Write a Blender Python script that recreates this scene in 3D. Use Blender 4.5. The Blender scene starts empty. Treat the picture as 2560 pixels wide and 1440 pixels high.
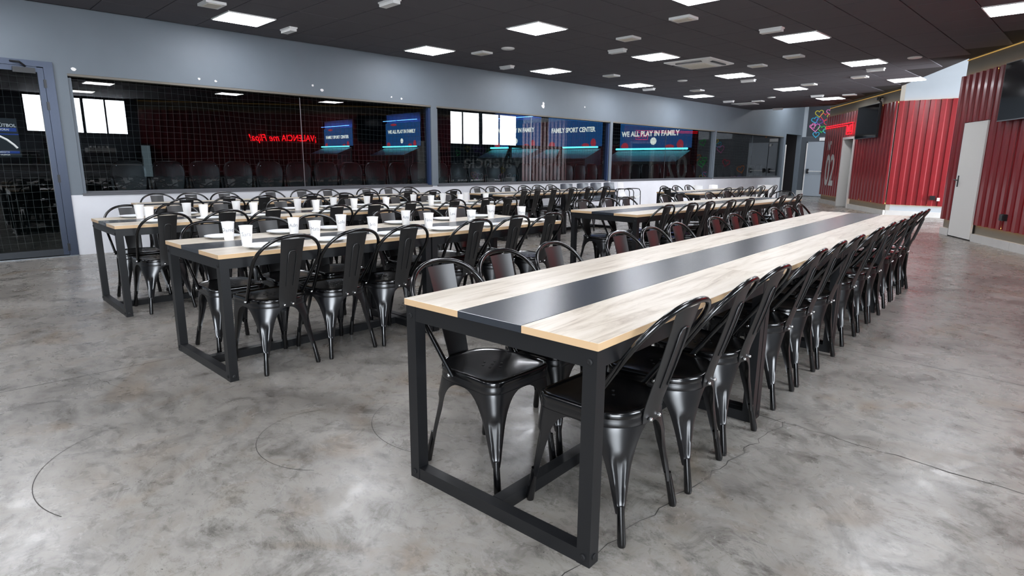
import bpy, bmesh, math, random
from mathutils import Matrix, Vector
random.seed(7)
S = bpy.context.scene
COL = S.collection
R = math.radians

# ------------------------------------------------------------------ camera
cd = bpy.data.cameras.new('camera'); cam = bpy.data.objects.new('camera', cd); COL.objects.link(cam)
S.camera = cam
cd.sensor_width = 36.0; cd.lens = 1490.2 / 2560 * 36.0; cd.clip_end = 300; cd.clip_start = 0.05
HC = 1.2637
_y, _p, _r = R(44.9994), R(11.8441), R(0.432)
_fw = Vector((-math.sin(_y)*math.cos(_p), math.cos(_y)*math.cos(_p), -math.sin(_p)))
_rt = Vector((math.cos(_y), math.sin(_y), 0)); _up = _rt.cross(_fw)
_rt2 = _rt*math.cos(_r) + _up*math.sin(_r); _up2 = -_rt*math.sin(_r) + _up*math.cos(_r)
M = Matrix.Identity(4)
for i in range(3):
    M[i][0] = _rt2[i]; M[i][1] = _up2[i]; M[i][2] = -_fw[i]
M[2][3] = HC
cam.matrix_world = M
def px(P):
    d = Vector(P) - Vector((0, 0, HC)); z = d.dot(_fw)
    if z <= .05: return None
    return 1280 + 1490.2*d.dot(_rt2)/z, 720 - 1490.2*d.dot(_up2)/z, z

# ------------------------------------------------------------------ world, exposure
W = bpy.data.worlds.new('world'); S.world = W; W.use_nodes = True
W.node_tree.nodes['Background'].inputs[0].default_value = (.75, .85, 1, 1)
W.node_tree.nodes['Background'].inputs[1].default_value = .05
S.view_settings.view_transform = 'Standard'; S.view_settings.look = 'None'
S.view_settings.gamma = 1; S.view_settings.use_curve_mapping = False
S.view_settings.exposure = 0.55
cy = S.cycles; cy.max_bounces = 5; cy.diffuse_bounces = 2; cy.glossy_bounces = 3; cy.transmission_bounces = 2; cy.transparent_max_bounces = 12; cy.adaptive_threshold = .03; cy.use_light_tree = False
cy.caustics_reflective = False; cy.caustics_refractive = False
PANEL_E = 20.0      # radiance of the ceiling light panels
DAY_E = 18.0        # radiance of the daylit outer-wall windows, the two added panes included
ALC_E = 18.0        # radiance of the open daylit side of the alcove

# ------------------------------------------------------------------ materials
MAT = {}
def srgb(h):
    c = [int(h[i:i+2], 16)/255 for i in (0, 2, 4)]
    return tuple((x/12.92 if x <= .04045 else ((x+.055)/1.055)**2.4) for x in c) + (1,)
def mat(name, col, rough=.5, metal=0, spec=.5, noise=0, nscale=8, emit=None, es=0, coat=0, bump=0, bscale=60, rvar=0):
    m = bpy.data.materials.new(name); m.use_nodes = True; MAT[name] = m
    nt = m.node_tree; b = nt.nodes['Principled BSDF']
    c = srgb(col) if isinstance(col, str) else col
    b.inputs['Base Color'].default_value = c; b.inputs['Roughness'].default_value = rough
    b.inputs['Metallic'].default_value = metal; b.inputs['Specular IOR Level'].default_value = spec
    b.inputs['Coat Weight'].default_value = coat; b.inputs['Coat Roughness'].default_value = .12
    if emit:
        b.inputs['Emission Color'].default_value = srgb(emit) if isinstance(emit, str) else emit
        b.inputs['Emission Strength'].default_value = es
    if noise or rvar or bump:
        tc = nt.nodes.new('ShaderNodeTexCoord')
        n = nt.nodes.new('ShaderNodeTexNoise'); n.inputs['Scale'].default_value = nscale; n.inputs['Detail'].default_value = 5
        nt.links.new(tc.outputs['Object'], n.inputs['Vector'])
        if noise:
            r = nt.nodes.new('ShaderNodeMapRange'); r.inputs[1].default_value = .3; r.inputs[2].default_value = .7
            r.inputs[3].default_value = 1-noise; r.inputs[4].default_value = 1+noise
            mx = nt.nodes.new('ShaderNodeMix'); mx.data_type = 'RGBA'; mx.blend_type = 'MULTIPLY'; mx.inputs[0].default_value = 1
            nt.links.new(n.outputs[0], r.inputs[0]); mx.inputs[6].default_value = c
            nt.links.new(r.outputs[0], mx.inputs[7]); nt.links.new(mx.outputs[2], b.inputs['Base Color'])
        if rvar:
            r2 = nt.nodes.new('ShaderNodeMapRange'); r2.inputs[3].default_value = rough-rvar; r2.inputs[4].default_value = rough+rvar
            nt.links.new(n.outputs[0], r2.inputs[0]); nt.links.new(r2.outputs[0], b.inputs['Roughness'])
        if bump:
            n2 = nt.nodes.new('ShaderNodeTexNoise'); n2.inputs['Scale'].default_value = bscale; n2.inputs['Detail'].default_value = 4
            nt.links.new(tc.outputs['Object'], n2.inputs['Vector'])
            bp = nt.nodes.new('ShaderNodeBump'); bp.inputs['Strength'].default_value = bump; bp.inputs['Distance'].default_value = .01
            nt.links.new(n2.outputs[0], bp.inputs['Height']); nt.links.new(bp.outputs[0], b.inputs['Normal'])
    return m
def emat(name, col, s):
    m = bpy.data.materials.new(name); m.use_nodes = True; MAT[name] = m
    nt = m.node_tree; nt.nodes.clear()
    o = nt.nodes.new('ShaderNodeOutputMaterial'); e = nt.nodes.new('ShaderNodeEmission')
    e.inputs[0].default_value = srgb(col); e.inputs[1].default_value = s
    if name.startswith(('neon', 'banner', 'fridge')): m.cycles.emission_sampling = 'NONE'
    nt.links.new(e.outputs[0], o.inputs[0]); return m
def floor_mat():
    m = bpy.data.materials.new('concrete'); m.use_nodes = True; MAT['concrete'] = m
    nt = m.node_tree; b = nt.nodes['Principled BSDF']; N = nt.nodes.new; L = nt.links.new
    tc = N('ShaderNodeTexCoord')
    def noise(scale, detail, rough=.6, dist=0, stretch=None):
        n = N('ShaderNodeTexNoise'); n.inputs['Scale'].default_value = scale; n.inputs['Detail'].default_value = detail
        n.inputs['Roughness'].default_value = rough; n.inputs['Distortion'].default_value = dist
        if stretch:
            mp = N('ShaderNodeMapping'); mp.inputs['Scale'].default_value = stretch; mp.inputs['Rotation'].default_value = (0, 0, R(35))
            L(tc.outputs['Object'], mp.inputs[0]); L(mp.outputs[0], n.inputs['Vector'])
        else: L(tc.outputs['Object'], n.inputs['Vector'])
        return n
    def ramp(src, stops):
        r = N('ShaderNodeValToRGB'); e = r.color_ramp.elements
        e[0].position, e[0].color = stops[0][0], srgb(stops[0][1]); e[1].position, e[1].color = stops[-1][0], srgb(stops[-1][1])
        for p_, c_ in stops[1:-1]:
            k = e.new(p_); k.color = srgb(c_)
        L(src.outputs[0], r.inputs[0]); return r
    def mix(a, bb, fac, mode='MULTIPLY'):
        x = N('ShaderNodeMix'); x.data_type = 'RGBA'; x.blend_type = mode
        if isinstance(fac, float): x.inputs[0].default_value = fac
        else: L(fac, x.inputs[0])
        L(a, x.inputs[6]); L(bb, x.inputs[7]); return x.outputs[2]
    big = ramp(noise(.9, 4, .65, .6), [(.28, '69645f'), (.44, '8a8680'), (.60, '98948e'), (.76, 'a6a29c')])
    mid = ramp(noise(3.2, 5, .75, 1.2), [(.33, 'a09d99'), (.5, 'ffffff'), (.68, 'e6e2dc')])
    fine = ramp(noise(9, 6, .85, .3, (1, 1.7, 1)), [(.34, 'a6a4a0'), (.5, 'ffffff'), (.8, 'f5f2ec')])
    spk = ramp(noise(70, 1, .5), [(.20, '3d3b39'), (.27, 'ffffff'), (1, 'ffffff')])
    warm = ramp(noise(1.7, 3, .6, 1.0), [(.56, 'ffffff'), (.72, 'd8bfa0')])
    c = mix(big.outputs[0], mid.outputs[0], .85); c = mix(c, fine.outputs[0], .85); c = mix(c, spk.outputs[0], .9); c = mix(c, warm.outputs[0], .55)
    L(c, b.inputs['Base Color'])
    rr = N('ShaderNodeMapRange'); rr.inputs[1].default_value = .3; rr.inputs[2].default_value = .7
    rr.inputs[3].default_value = .20; rr.inputs[4].default_value = .38
    L(noise(5, 4, .75, .6).outputs[0], rr.inputs[0]); L(rr.outputs[0], b.inputs['Roughness'])
    b.inputs['Specular IOR Level'].default_value = .5
    return m
def wood_mat():
    m = bpy.data.materials.new('oak_laminate'); m.use_nodes = True; MAT['oak'] = m
    nt = m.node_tree; b = nt.nodes['Principled BSDF']; N = nt.nodes.new; L = nt.links.new
    tc = N('ShaderNodeTexCoord'); oi = N('ShaderNodeObjectInfo')
    ad = N('ShaderNodeVectorMath'); ad.operation = 'ADD'
    mu = N('ShaderNodeMath'); mu.operation = 'MULTIPLY'; mu.inputs[1].default_value = 20; L(oi.outputs['Random'], mu.inputs[0])
    L(tc.outputs['Object'], ad.inputs[0]); L(mu.outputs[0], ad.inputs[1])
    mp = N('ShaderNodeMapping'); mp.inputs['Scale'].default_value = (9, .75, 9); L(ad.outputs[0], mp.inputs[0])
    n = N('ShaderNodeTexNoise'); n.inputs['Scale'].default_value = 1.6; n.inputs['Detail'].default_value = 5
    n.inputs['Roughness'].default_value = .68; n.inputs['Distortion'].default_value = 1.6; L(mp.outputs[0], n.inputs['Vector'])
    r = N('ShaderNodeValToRGB'); e = r.color_ramp.elements
    e[0].position, e[0].color = .30, srgb('aa9b88'); e[1].position, e[1].color = .72, srgb('ddd5c8')
    k = e.new(.47); k.color = srgb('cec3b2'); k = e.new(.56); k.color = srgb('d6ccbd')
    L(n.outputs[0], r.inputs[0])
    # side edging is a plainer, yellower band
    g = N('ShaderNodeNewGeometry'); sx = N('ShaderNodeSeparateXYZ'); L(g.outputs['Normal'], sx.inputs[0])
    lt = N('ShaderNodeMath'); lt.operation = 'LESS_THAN'; lt.inputs[1].default_value = .5; L(sx.outputs[2], lt.inputs[0])
    x = N('ShaderNodeMix'); x.data_type = 'RGBA'; L(lt.outputs[0], x.inputs[0]); L(r.outputs[0], x.inputs[6]); x.inputs[7].default_value = srgb('c4a580')
    L(x.outputs[2], b.inputs['Base Color']); b.inputs['Roughness'].default_value = .36
    return m
def glass_mat(name, boost=1.7, tint='e4ebee'):
    m = bpy.data.materials.new(name); m.use_nodes = True; MAT[name] = m
    nt = m.node_tree; nt.nodes.clear(); N = nt.nodes.new; L = nt.links.new
    o = N('ShaderNodeOutputMaterial'); t = N('ShaderNodeBsdfTransparent'); gl = N('ShaderNodeBsdfGlossy'); mx = N('ShaderNodeMixShader')
    t.inputs[0].default_value = srgb(tint); gl.inputs['Roughness'].default_value = 0; gl.inputs[0].default_value = (1, 1, 1, 1)
    f = N('ShaderNodeFresnel'); f.inputs[0].default_value = 1.5
    g = N('ShaderNodeNewGeometry'); a = N('ShaderNodeMath'); a.operation = 'SUBTRACT'; a.inputs[0].default_value = 1; L(g.outputs['Backfacing'], a.inputs[1])
    k = N('ShaderNodeMath'); k.operation = 'MULTIPLY'; L(f.outputs[0], k.inputs[0]); L(a.outputs[0], k.inputs[1])
    k2 = N('ShaderNodeMath'); k2.operation = 'MULTIPLY'; k2.use_clamp = True; k2.inputs[1].default_value = boost; L(k.outputs[0], k2.inputs[0])
    L(k2.outputs[0], mx.inputs[0]); L(t.outputs[0], mx.inputs[1]); L(gl.outputs[0], mx.inputs[2]); L(mx.outputs[0], o.inputs[0])
    return m
floor_mat(); wood_mat(); glass_mat('pane_glass', 1.38, 'd3dadd')
mat('wall_grey', '677078', .55, noise=.03, nscale=3)
mat('wall_pale', 'aab2b8', .6, noise=.03, nscale=3)
mat('wall_white', 'd3d4d8', .55, noise=.06, nscale=2)
mat('band_grey', '7d776c', .6, noise=.05, nscale=3)
mat('wall_dark', '4a5056', .6)
mat('mural_dark', '3a3f45', .6)
mat('soffit_grey', '8f8c86', .6, noise=.05)
mat('ceiling_slab', '1c1b1c', .9)
mat('ceiling_tile', '545257', .85)
mat('alu_blue', '424a5a', .34, metal=.5)
mat('alu_dark', '2f3338', .4, metal=.3)
mat('navy_frame', '24375c', .5)
mat('sill_grey', '55565a', .5)
mat('beige_trim', '6f6a61', .6)
mat('black_gloss', '060607', .20, spec=.5, coat=.35)
mat('black_satin', '0c0c0e', .29, spec=.75)
mat('chair_back_satin', '0d0d0e', .40, spec=.8)
mat('bolt_steel', 'd8d8d8', .22, metal=1)
mat('rubber', '08080a', .6)
mat('frame_black', '121315', .42)
mat('board_black', '232931', .27, spec=1.0)
mat('paper_white', 'f1efec', .6)
mat('plate_white', 'f3f5f8', .3, coat=.3)
mat('ink', '85888f', .7)
mat('red_clad', '7f1a20', .30, spec=.5, coat=.25, noise=.05, nscale=6)
mat('plinth', 'c9c7c3', .4, noise=.05, nscale=5)
mat('door_white', 'dcdad5', .45)
mat('door_grey', '9aa3ab', .4)
mat('white_plastic', 'e8e8e6', .35)
mat('vent_cream', 'd9d3c6', .5)
mat('dark_plastic', '1a1b1d', .35)
mat('seat_plastic', '1a1413', .34, noise=.05)
mat('steel_grey', '8d9296', .35, metal=.8)
mat('screen_black', '050506', .08, spec=.6)
mat('text_white', 'd9d9d6', .6)
mat('turf_dark', '2b3528', .9, noise=.2, nscale=40)
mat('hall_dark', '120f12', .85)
mat('hall_red', '2a1113', .8)
mat('net_cord', 'a9a7a2', .7)
mat('goal_steel', '3a3631', .5, metal=.3)
mat('shell_grey', '4a5159', .3, spec=.5)
mat('shell_white', 'e6e6e4', .35)
mat('bar_tile', '8b8e92', .4, noise=.06)
mat('bar_top', 'c9c9c6', .3)
mat('wood_dark', '4b3a2c', .5)
mat('glass_green', '274734', .15)
mat('crack_dark', '3b3835', .9)
mat('joint_dark', '3f3c39', .9)
mat('poster_black', '15181d', .4)
mat('poster_blue', '1f55c4', .4)
mat('banner_red', 'c8323a', .7)
emat('panel_light', 'f6f8ff', PANEL_E)
emat('day_light', 'eef6ff', DAY_E); emat('alcove_daylight', 'f4f7ff', ALC_E)
emat('neon_red', 'ff1420', 4.0); emat('neon_slogan', 'ff1420', 16.0)
emat('led_warm', 'ffc766', 4.0); emat('led_cove', 'd9ae62', .45)
emat('led_blue', '4a7dff', 14.0)
emat('led_cyan', '5fe0ee', 3.0)
emat('banner_blue', '2b5f9c', .55)
emat('banner_white', 'f4f1e6', 1.1)
emat('banner_glow_red', 'd9475a', .55)
emat('fridge_light', 'b9d6e4', 1.2)
for n_, c_ in dict(yellow='d8c94a', red='e0475a', pink='e884c0', green='3cc25a', blue='3fb2d8', purple='7a4aa8', white='dfe4ea', orange='e0803a').items():
    mat('heart_'+n_, c_, .7)

# ------------------------------------------------------------------ mesh helpers
class MB:
    def __init__(s): s.v = []; s.f = []
    def add(s, vs, fs):
        o = len(s.v); s.v += [tuple(q) for q in vs]; s.f += [tuple(i+o for i in f) for f in fs]; return s
    def box(s, x0, x1, y0, y1, z0, z1):
        vs = [(x, y, z) for z in (z0, z1) for y in (y0, y1) for x in (x0, x1)]
        return s.add(vs, [(0, 2, 3, 1), (4, 5, 7, 6), (0, 1, 5, 4), (2, 6, 7, 3), (0, 4, 6, 2), (1, 3, 7, 5)])
    def tube(s, pts, r, n=8, cap=True, closed=False):
        pts = [Vector(q) for q in pts]; m = len(pts); vs = []; prev = None
        for i, q in enumerate(pts):
            if closed: t = pts[(i+1) % m] - pts[i-1]
            else: t = pts[min(i+1, m-1)] - pts[max(i-1, 0)]
            t.normalize()
            if prev is None:
                a = Vector((0, 0, 1)) if abs(t.z) < .9 else Vector((1, 0, 0)); u = t.cross(a).normalized()
            else: u = (prev - t*prev.dot(t)).normalized()
            prev = u; w = t.cross(u); rr = r[i] if isinstance(r, (list, tuple)) else r
            for k in range(n):
                an = 2*math.pi*k/n; vs.append(q + (u*math.cos(an) + w*math.sin(an))*rr)
        fs = []
        for i in range(m if closed else m-1):
            for k in range(n):
                a, b = i*n+k, i*n+(k+1) % n; c, d = ((i+1) % m)*n+(k+1) % n, ((i+1) % m)*n+k
                fs.append((a, b, c, d))
        if cap and not closed: fs += [tuple(range(n))[::-1], tuple((m-1)*n+k for k in range(n))]
        return s.add(vs, fs)
    def lathe(s, prof, n=24, c=(0, 0, 0)):
        vs = []; fs = []
        for r, z in prof:
            for k in range(n):
                a = 2*math.pi*k/n; vs.append((c[0]+r*math.cos(a), c[1]+r*math.sin(a), c[2]+z))
        for i in range(len(prof)-1):
            for k in range(n): fs.append((i*n+k, i*n+(k+1) % n, (i+1)*n+(k+1) % n, (i+1)*n+k))
        return s.add(vs, fs)
    def ring(s, rings, close_last=True):          # list of equal-length loops
        n = len(rings[0]); vs = [q for rg in rings for q in rg]; fs = []
        for i in range(len(rings)-1):
            for k in range(n): fs.append((i*n+k, i*n+(k+1) % n, (i+1)*n+(k+1) % n, (i+1)*n+k))
        if close_last: fs.append(tuple((len(rings)-1)*n+k for k in range(n)))
        return s.add(vs, fs)
    def sheet(s, grid, th, flip=1):               # grid[row][col] -> solid sheet
        nr, nc = len(grid), len(grid[0]); G = [[Vector(q) for q in row] for row in grid]; back = []
        for i in range(nr):
            for j in range(nc):
                du = G[i][min(j+1, nc-1)] - G[i][max(j-1, 0)]; dv = G[min(i+1, nr-1)][j] - G[max(i-1, 0)][j]
                nn = du.cross(dv)
                nn = nn.normalized() if nn.length > 1e-9 else Vector((0, 0, 0))
                back.append(G[i][j] - nn*th*flip)
        vs = [q for row in G for q in row] + back; N = nr*nc; fs = []
        for i in range(nr-1):
            for j in range(nc-1):
                a, b, c, d = i*nc+j, i*nc+j+1, (i+1)*nc+j+1, (i+1)*nc+j
                fs.append((a, b, c, d)); fs.append((d+N, c+N, b+N, a+N))
        for i in range(nr-1):
            for j in (0, nc-1): fs.append((i*nc+j, (i+1)*nc+j, (i+1)*nc+j+N, i*nc+j+N))
        for j in range(nc-1):
            for i in (0, nr-1): fs.append((i*nc+j, i*nc+j+1, i*nc+j+1+N, i*nc+j+N))
        return s.add(vs, fs)
    def prism(s, poly, a, b, ax='z'):             # extrude a 2-D polygon between a and b along ax
        n = len(poly)
        def P(q, h): return (q[0], q[1], h) if ax == 'z' else ((q[0], h, q[1]) if ax == 'y' else (h, q[0], q[1]))
        vs = [P(q, a) for q in poly] + [P(q, b) for q in poly]
        fs = [tuple(range(n))[::-1], tuple(range(n, 2*n))] + [(k, (k+1) % n, n+(k+1) % n, n+k) for k in range(n)]
        return s.add(vs, fs)
    def mesh(s, name, smooth=None):
        me = bpy.data.meshes.new(name); me.from_pydata(s.v, [], s.f)
        bm = bmesh.new(); bm.from_mesh(me); bmesh.ops.recalc_face_normals(bm, faces=bm.faces); bm.to_mesh(me); bm.free()
        if smooth is not None:
            for p_ in me.polygons: p_.use_smooth = True
            me.set_sharp_from_angle(angle=R(smooth))
        me.update(); return me
def place(name, me, m=None, parent=None, loc=(0, 0, 0), rz=0):
    o = bpy.data.objects.new(name, me); COL.objects.link(o)
    if m is not None and not me.materials: me.materials.append(MAT[m])
    o.parent = parent; o.location = loc; o.rotation_euler = (0, 0, rz)
    return o
def ob(name, mb, m, parent=None, loc=(0, 0, 0), rz=0, smooth=None):
    return place(name, mb.mesh(name, smooth), m, parent, loc, rz)
def empty(name, loc=(0, 0, 0), rz=0):
    o = bpy.data.objects.new(name, None); COL.objects.link(o); o.location = loc; o.rotation_euler = (0, 0, rz); o.empty_display_size = .1
    return o
def tag(o, label, cat, group=None, kind=None):
    o['label'] = label; o['category'] = cat
    if group: o['group'] = group
    if kind: o['kind'] = kind
    return o
def struct(o, label=None):
    o['kind'] = 'structure'
    if label: o['label'] = label
    return o
def kids(o): return [c for c in bpy.data.objects if c.parent == o]
def dup(root, ch):
    """ch: {obj: children} of the prototype"""
    r = root.copy(); COL.objects.link(r)
    def rec(src, dst):
        for c in ch.get(src, []):
            k = c.copy(); COL.objects.link(k); k.parent = dst; rec(c, k)
    rec(root, r); return r
def tree(root):
    d = {}
    for o in bpy.data.objects:
        if o.parent: d.setdefault(o.parent, []).append(o)
    return d
_txt = {}
def text_mesh(body, size, extrude=.002, bold=0.0, align='CENTER', spacing=1.0):
    c = bpy.data.curves.new('lettering', 'FONT'); c.body = body; c.size = size; c.extrude = extrude; c.offset = bold
    c.align_x = align; c.align_y = 'CENTER'; c.space_character = spacing; c.resolution_u = 3
    o = bpy.data.objects.new('tmp_text', c); COL.objects.link(o)
    bpy.context.view_layer.update(); dg = bpy.context.evaluated_depsgraph_get()
    me = bpy.data.meshes.new_from_object(o.evaluated_get(dg)); me.name = 'lettering'
    bpy.data.objects.remove(o); return me
def wall_text(name, body, size, m, parent, loc, rot, width=None, extrude=.002, bold=0, sx=1.0):
    me = text_mesh(body, size, extrude, bold)
    xs = [v.co.x for v in me.vertices]; k = (width/(max(xs)-min(xs))) if width else sx
    for v in me.vertices: v.co.x *= k
    o = place(name, me, m, parent, loc); o.rotation_euler = rot; return o

ORD = ['first', 'second', 'third', 'fourth', 'fifth', 'sixth', 'seventh', 'eighth', 'ninth', 'tenth', 'eleventh', 'twelfth', 'thirteenth',
       'fourteenth', 'fifteenth', 'sixteenth', 'seventeenth', 'eighteenth', 'nineteenth', 'twentieth']
def ordi(i):
    if i < 20: return ORD[i]
    t = {2: 'twenty', 3: 'thirty', 4: 'forty'}[(i+1)//10]; u = (i+1) % 10
    return {2: 'twentieth', 3: 'thirtieth', 4: 'fortieth'}[(i+1)//10] if u == 0 else t+'-'+ORD[u-1]

# ------------------------------------------------------------------ the room
H = 3.1615
WX, WPSI = -9.82, -math.atan(.01134)             # window wall: local y runs along it
fl = ob('floor', MB().box(-9.9, 3.0, -6, 26.5, -.1, 0), 'concrete'); struct(fl, 'polished grey concrete floor of the dining hall')
def ribbon(pts, w, name, m):
    mb = MB(); n = len(pts); vs = []
    for i, q in enumerate(pts):
        a = Vector(pts[max(i-1, 0)]); b = Vector(pts[min(i+1, n-1)]); d = (b-a).normalized(); nn = Vector((-d.y, d.x))
        ww = w*(.5 + random.random()) if 'crack' in name else w
        vs += [(q[0]+nn.x*ww, q[1]+nn.y*ww, .0006), (q[0]-nn.x*ww, q[1]-nn.y*ww, .0006)]
    mb.add(vs, [(2*i, 2*i+1, 2*i+3, 2*i+2) for i in range(n-1)])
    return ob(name, mb, m, fl)
def jitter(a, b, n, j):
    return [(a[0]+(b[0]-a[0])*i/n+random.uniform(-j, j), a[1]+(b[1]-a[1])*i/n+random.uniform(-j, j)) for i in range(n+1)]
ribbon([(-4.19, -6), (-4.19, 24)], .0034, 'expansion_joint', 'joint_dark')
ribbon(jitter((-1.3, 2.94), (1.5, 2.96), 46, .012), .0028, 'crack', 'crack_dark')
ribbon([(-9.8, 4.49), (3, 4.49)], .0034, 'expansion_joint', 'joint_dark')
ribbon([(-9.8, 12.2), (3, 12.2)], .0025, 'expansion_joint', 'joint_dark')
ribbon(jitter((-1.0, 2.93), (-1.05, 1.2), 34, .014), .0017, 'crack', 'crack_dark')
ribbon(jitter((-1.05, 1.2), (-1.25, .6), 14, .014), .0014, 'crack', 'crack_dark')
ribbon(jitter((-4.8, .44), (-3.8, .70), 22, .01), .0012, 'crack', 'crack_dark')
def scuff(cx, cy, r, a0, a1):
    ribbon([(cx+r*math.cos(a0+(a1-a0)*i/24), cy+r*.9*math.sin(a0+(a1-a0)*i/24)) for i in range(25)], .0016, 'scuff_mark', 'joint_dark')
scuff(-2.45, 1.22, .33, 2.6, 5.6); scuff(-2.75, .62, .5, 3.3, 5.2); scuff(-2.2, 1.75, .4, 3.4, 5.4)

wl = MB()
GT = .16                                          # wall thickness, room face at x = 0
WIN = [(1.645, 7.45), (7.588, 13.29), (13.402, 19.0), (19.1, 24.58)]
ZS, ZT = .80, 2.355
for a, b in [(-6, -.25), (1.5, 1.645), (7.45, 7.588), (13.29, 13.402), (19.0, 19.1), (24.58, 24.8)]:
    wl.box(-GT, 0, a, b, 0 if (a < 0 or a == 24.58) else ZS, ZT)
wl.box(-GT, 0, -6, 26.4, 2.47, 3.95); wl.box(-GT, 0, 1.5, 24.8, ZT, 2.47); wl.box(-GT, 0, 26.3, 26.5, 0, 2.47); wl.box(-GT, 0, -6, -.25, ZT, 2.47)
wall_left = ob('wall_left', wl, 'wall_grey', loc=(WX, 0, 0), rz=WPSI); struct(wall_left, 'blue-grey wall with the long row of dark windows')
ob('dado', MB().box(-GT, .004, 1.5, 24.58, 0, ZS), 'wall_white', wall_left)
for i, (a, b) in enumerate(WIN):
    w = struct(empty('window_%d' % (i+1), (WX, 0, 0), WPSI), ['longest interior window beside the glass door', 'second interior window along the wall',
        'third interior window along the wall', 'farthest interior window next to the dark doorway'][i])
    f = MB(); f.box(-GT, -.09, a, b, ZS, ZS+.045); ob('sill', MB().box(-.09, .012, a-.01, b, ZS-.012, ZS+.022), 'sill_grey', w)
    ob('bottom_rail', f, 'sill_grey', w)
    ob('head_trim', MB().box(-.15, -.005, a, b, ZT-.03, ZT), 'beige_trim', w)
    for y in (a, b-.04): ob('jamb', MB().box(-.14, -.03, y, y+.04, ZS+.022, ZT-.05), 'navy_frame' if i in (0, 1) and y > a else 'wall_grey', w)
    mid = [4.82, 10.4, 16.2, 22.04][i]
    for y0, y1 in ((a+.04, mid-.004), (mid+.004, b-.04)):
        ob('pane', MB().box(-.115, -.107, y0, y1, ZS+.045, ZT-.05), 'pane_glass', w)
    ob('glass_seam', MB().box(-.117, -.105, mid-.005, mid+.005, ZS+.045, ZT-.05), 'steel_grey', w)
# glass door at the left
d1 = struct(empty('door_1', (WX, 0, 0), WPSI), 'glass door in a blue-grey metal frame at the left edge')
ob('frame_post', MB().box(-.12, .03, 1.40, 1.50, 0, 2.46), 'alu_blue', d1); ob('frame_post', MB().box(-.12, .03, -.25, -.15, 0, 2.46), 'alu_blue', d1)
ob('frame_head', MB().box(-.12, .032, -.25, 1.50, 2.40, 2.47), 'alu_blue', d1)
ob('leaf_stile', MB().box(-.05, .018, 1.335, 1.397, .02, 2.39), 'alu_blue', d1)
ob('leaf_rail', MB().box(-.05, .018, -.15, 1.335, 2.335, 2.398), 'alu_blue', d1); ob('leaf_rail', MB().box(-.05, .018, -.15, 1.335, .02, .10), 'alu_dark', d1)
ob('pane', MB().box(-.02, -.012, -.15, 1.335, .10, 2.335), 'pane_glass', d1)
for z in (2.2, 1.93, 1.02, .12): ob('hinge', MB().box(.018, .04, 1.385, 1.412, z-.05, z+.05), 'dark_plastic', d1)
cl = ob('door_closer', MB().box(.02, .085, 1.09, 1.31, 2.31, 2.375), 'dark_plastic', d1)
ob('closer_arm', MB().tube([(.05, 1.22, 2.39), (.12, 1.16, 2.43), (.04, 1.08, 2.44)], .012, 6), 'dark_plastic', d1)
ob('threshold', MB().box(-.1, .06, -.25, 1.5, 0, .012), 'steel_grey', d1)
po = tag(empty('poster', (WX, 0, 0), WPSI), 'black and blue football poster on the glass door', 'poster')
ob('sheet', MB().box(-.031, -.023, .3, 1.06, 1.29, 1.76), 'poster_black', po)
for z0, z1, y0 in ((1.60, 1.645, .5), (1.335, 1.365, .62)): ob('blue_band', MB().box(-.0235, -.0215, y0, 1.045, z0, z1), 'poster_blue', po)
ob('blue_band', MB().box(-.0235, -.0215, .3, 1.06, 1.56, 1.575), 'poster_blue', po)
TR_L = (R(90), 0, R(90))                          # text on the window wall, read from the room
for body, z, y, sz in (('ESCUELA DE FÚTBOL', 1.672, .80, .052), ('¡ÚNETE AHORA!', 1.622, .85, .034), ('+ INFORMACIÓN', 1.35, .86, .022), ('VALENCIA', 1.318, .90, .02)):
    wall_text('lettering', body, sz, 'text_white', po, (-.0205, y, z), TR_L, extrude=.0006, bold=.001)
ob('leg_figure', MB().tube([(-.021, .86, 1.55), (-.021, .94, 1.50), (-.021, 1.0, 1.44), (-.021, 1.03, 1.40)], .014, 6), 'text_white', po)

for i, (y, z, s_) in enumerate([(1.72, 2.415, .03), (3.24, 2.44, .022), (3.47, 2.43, .02), (5.01, 2.51, .025), (5.18, 2.445, .035), (6.55, 2.44, .018), (6.77, 2.43, .022),
                                (10.68, 2.62, .05), (10.68, 2.56, .06), (12.2, 2.64, .025)]):
    k = random.Random(i); pl = []
    for a in range(7): pl.append((s_*(.6+.6*k.random())*math.cos(a*.9), s_*(.5+.6*k.random())*math.sin(a*.9)))
    o = ob('paper_scrap', MB().prism(pl, .001, .004, 'x'), 'paper_white', loc=(WX, 0, 0), rz=WPSI)
    for v in o.data.vertices: v.co.y += y; v.co.z += z
    tag(o, 'white paper scrap on the wall above the windows, %s from the door' % ordi(i), 'scrap', 'paper scraps above the windows')

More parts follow.
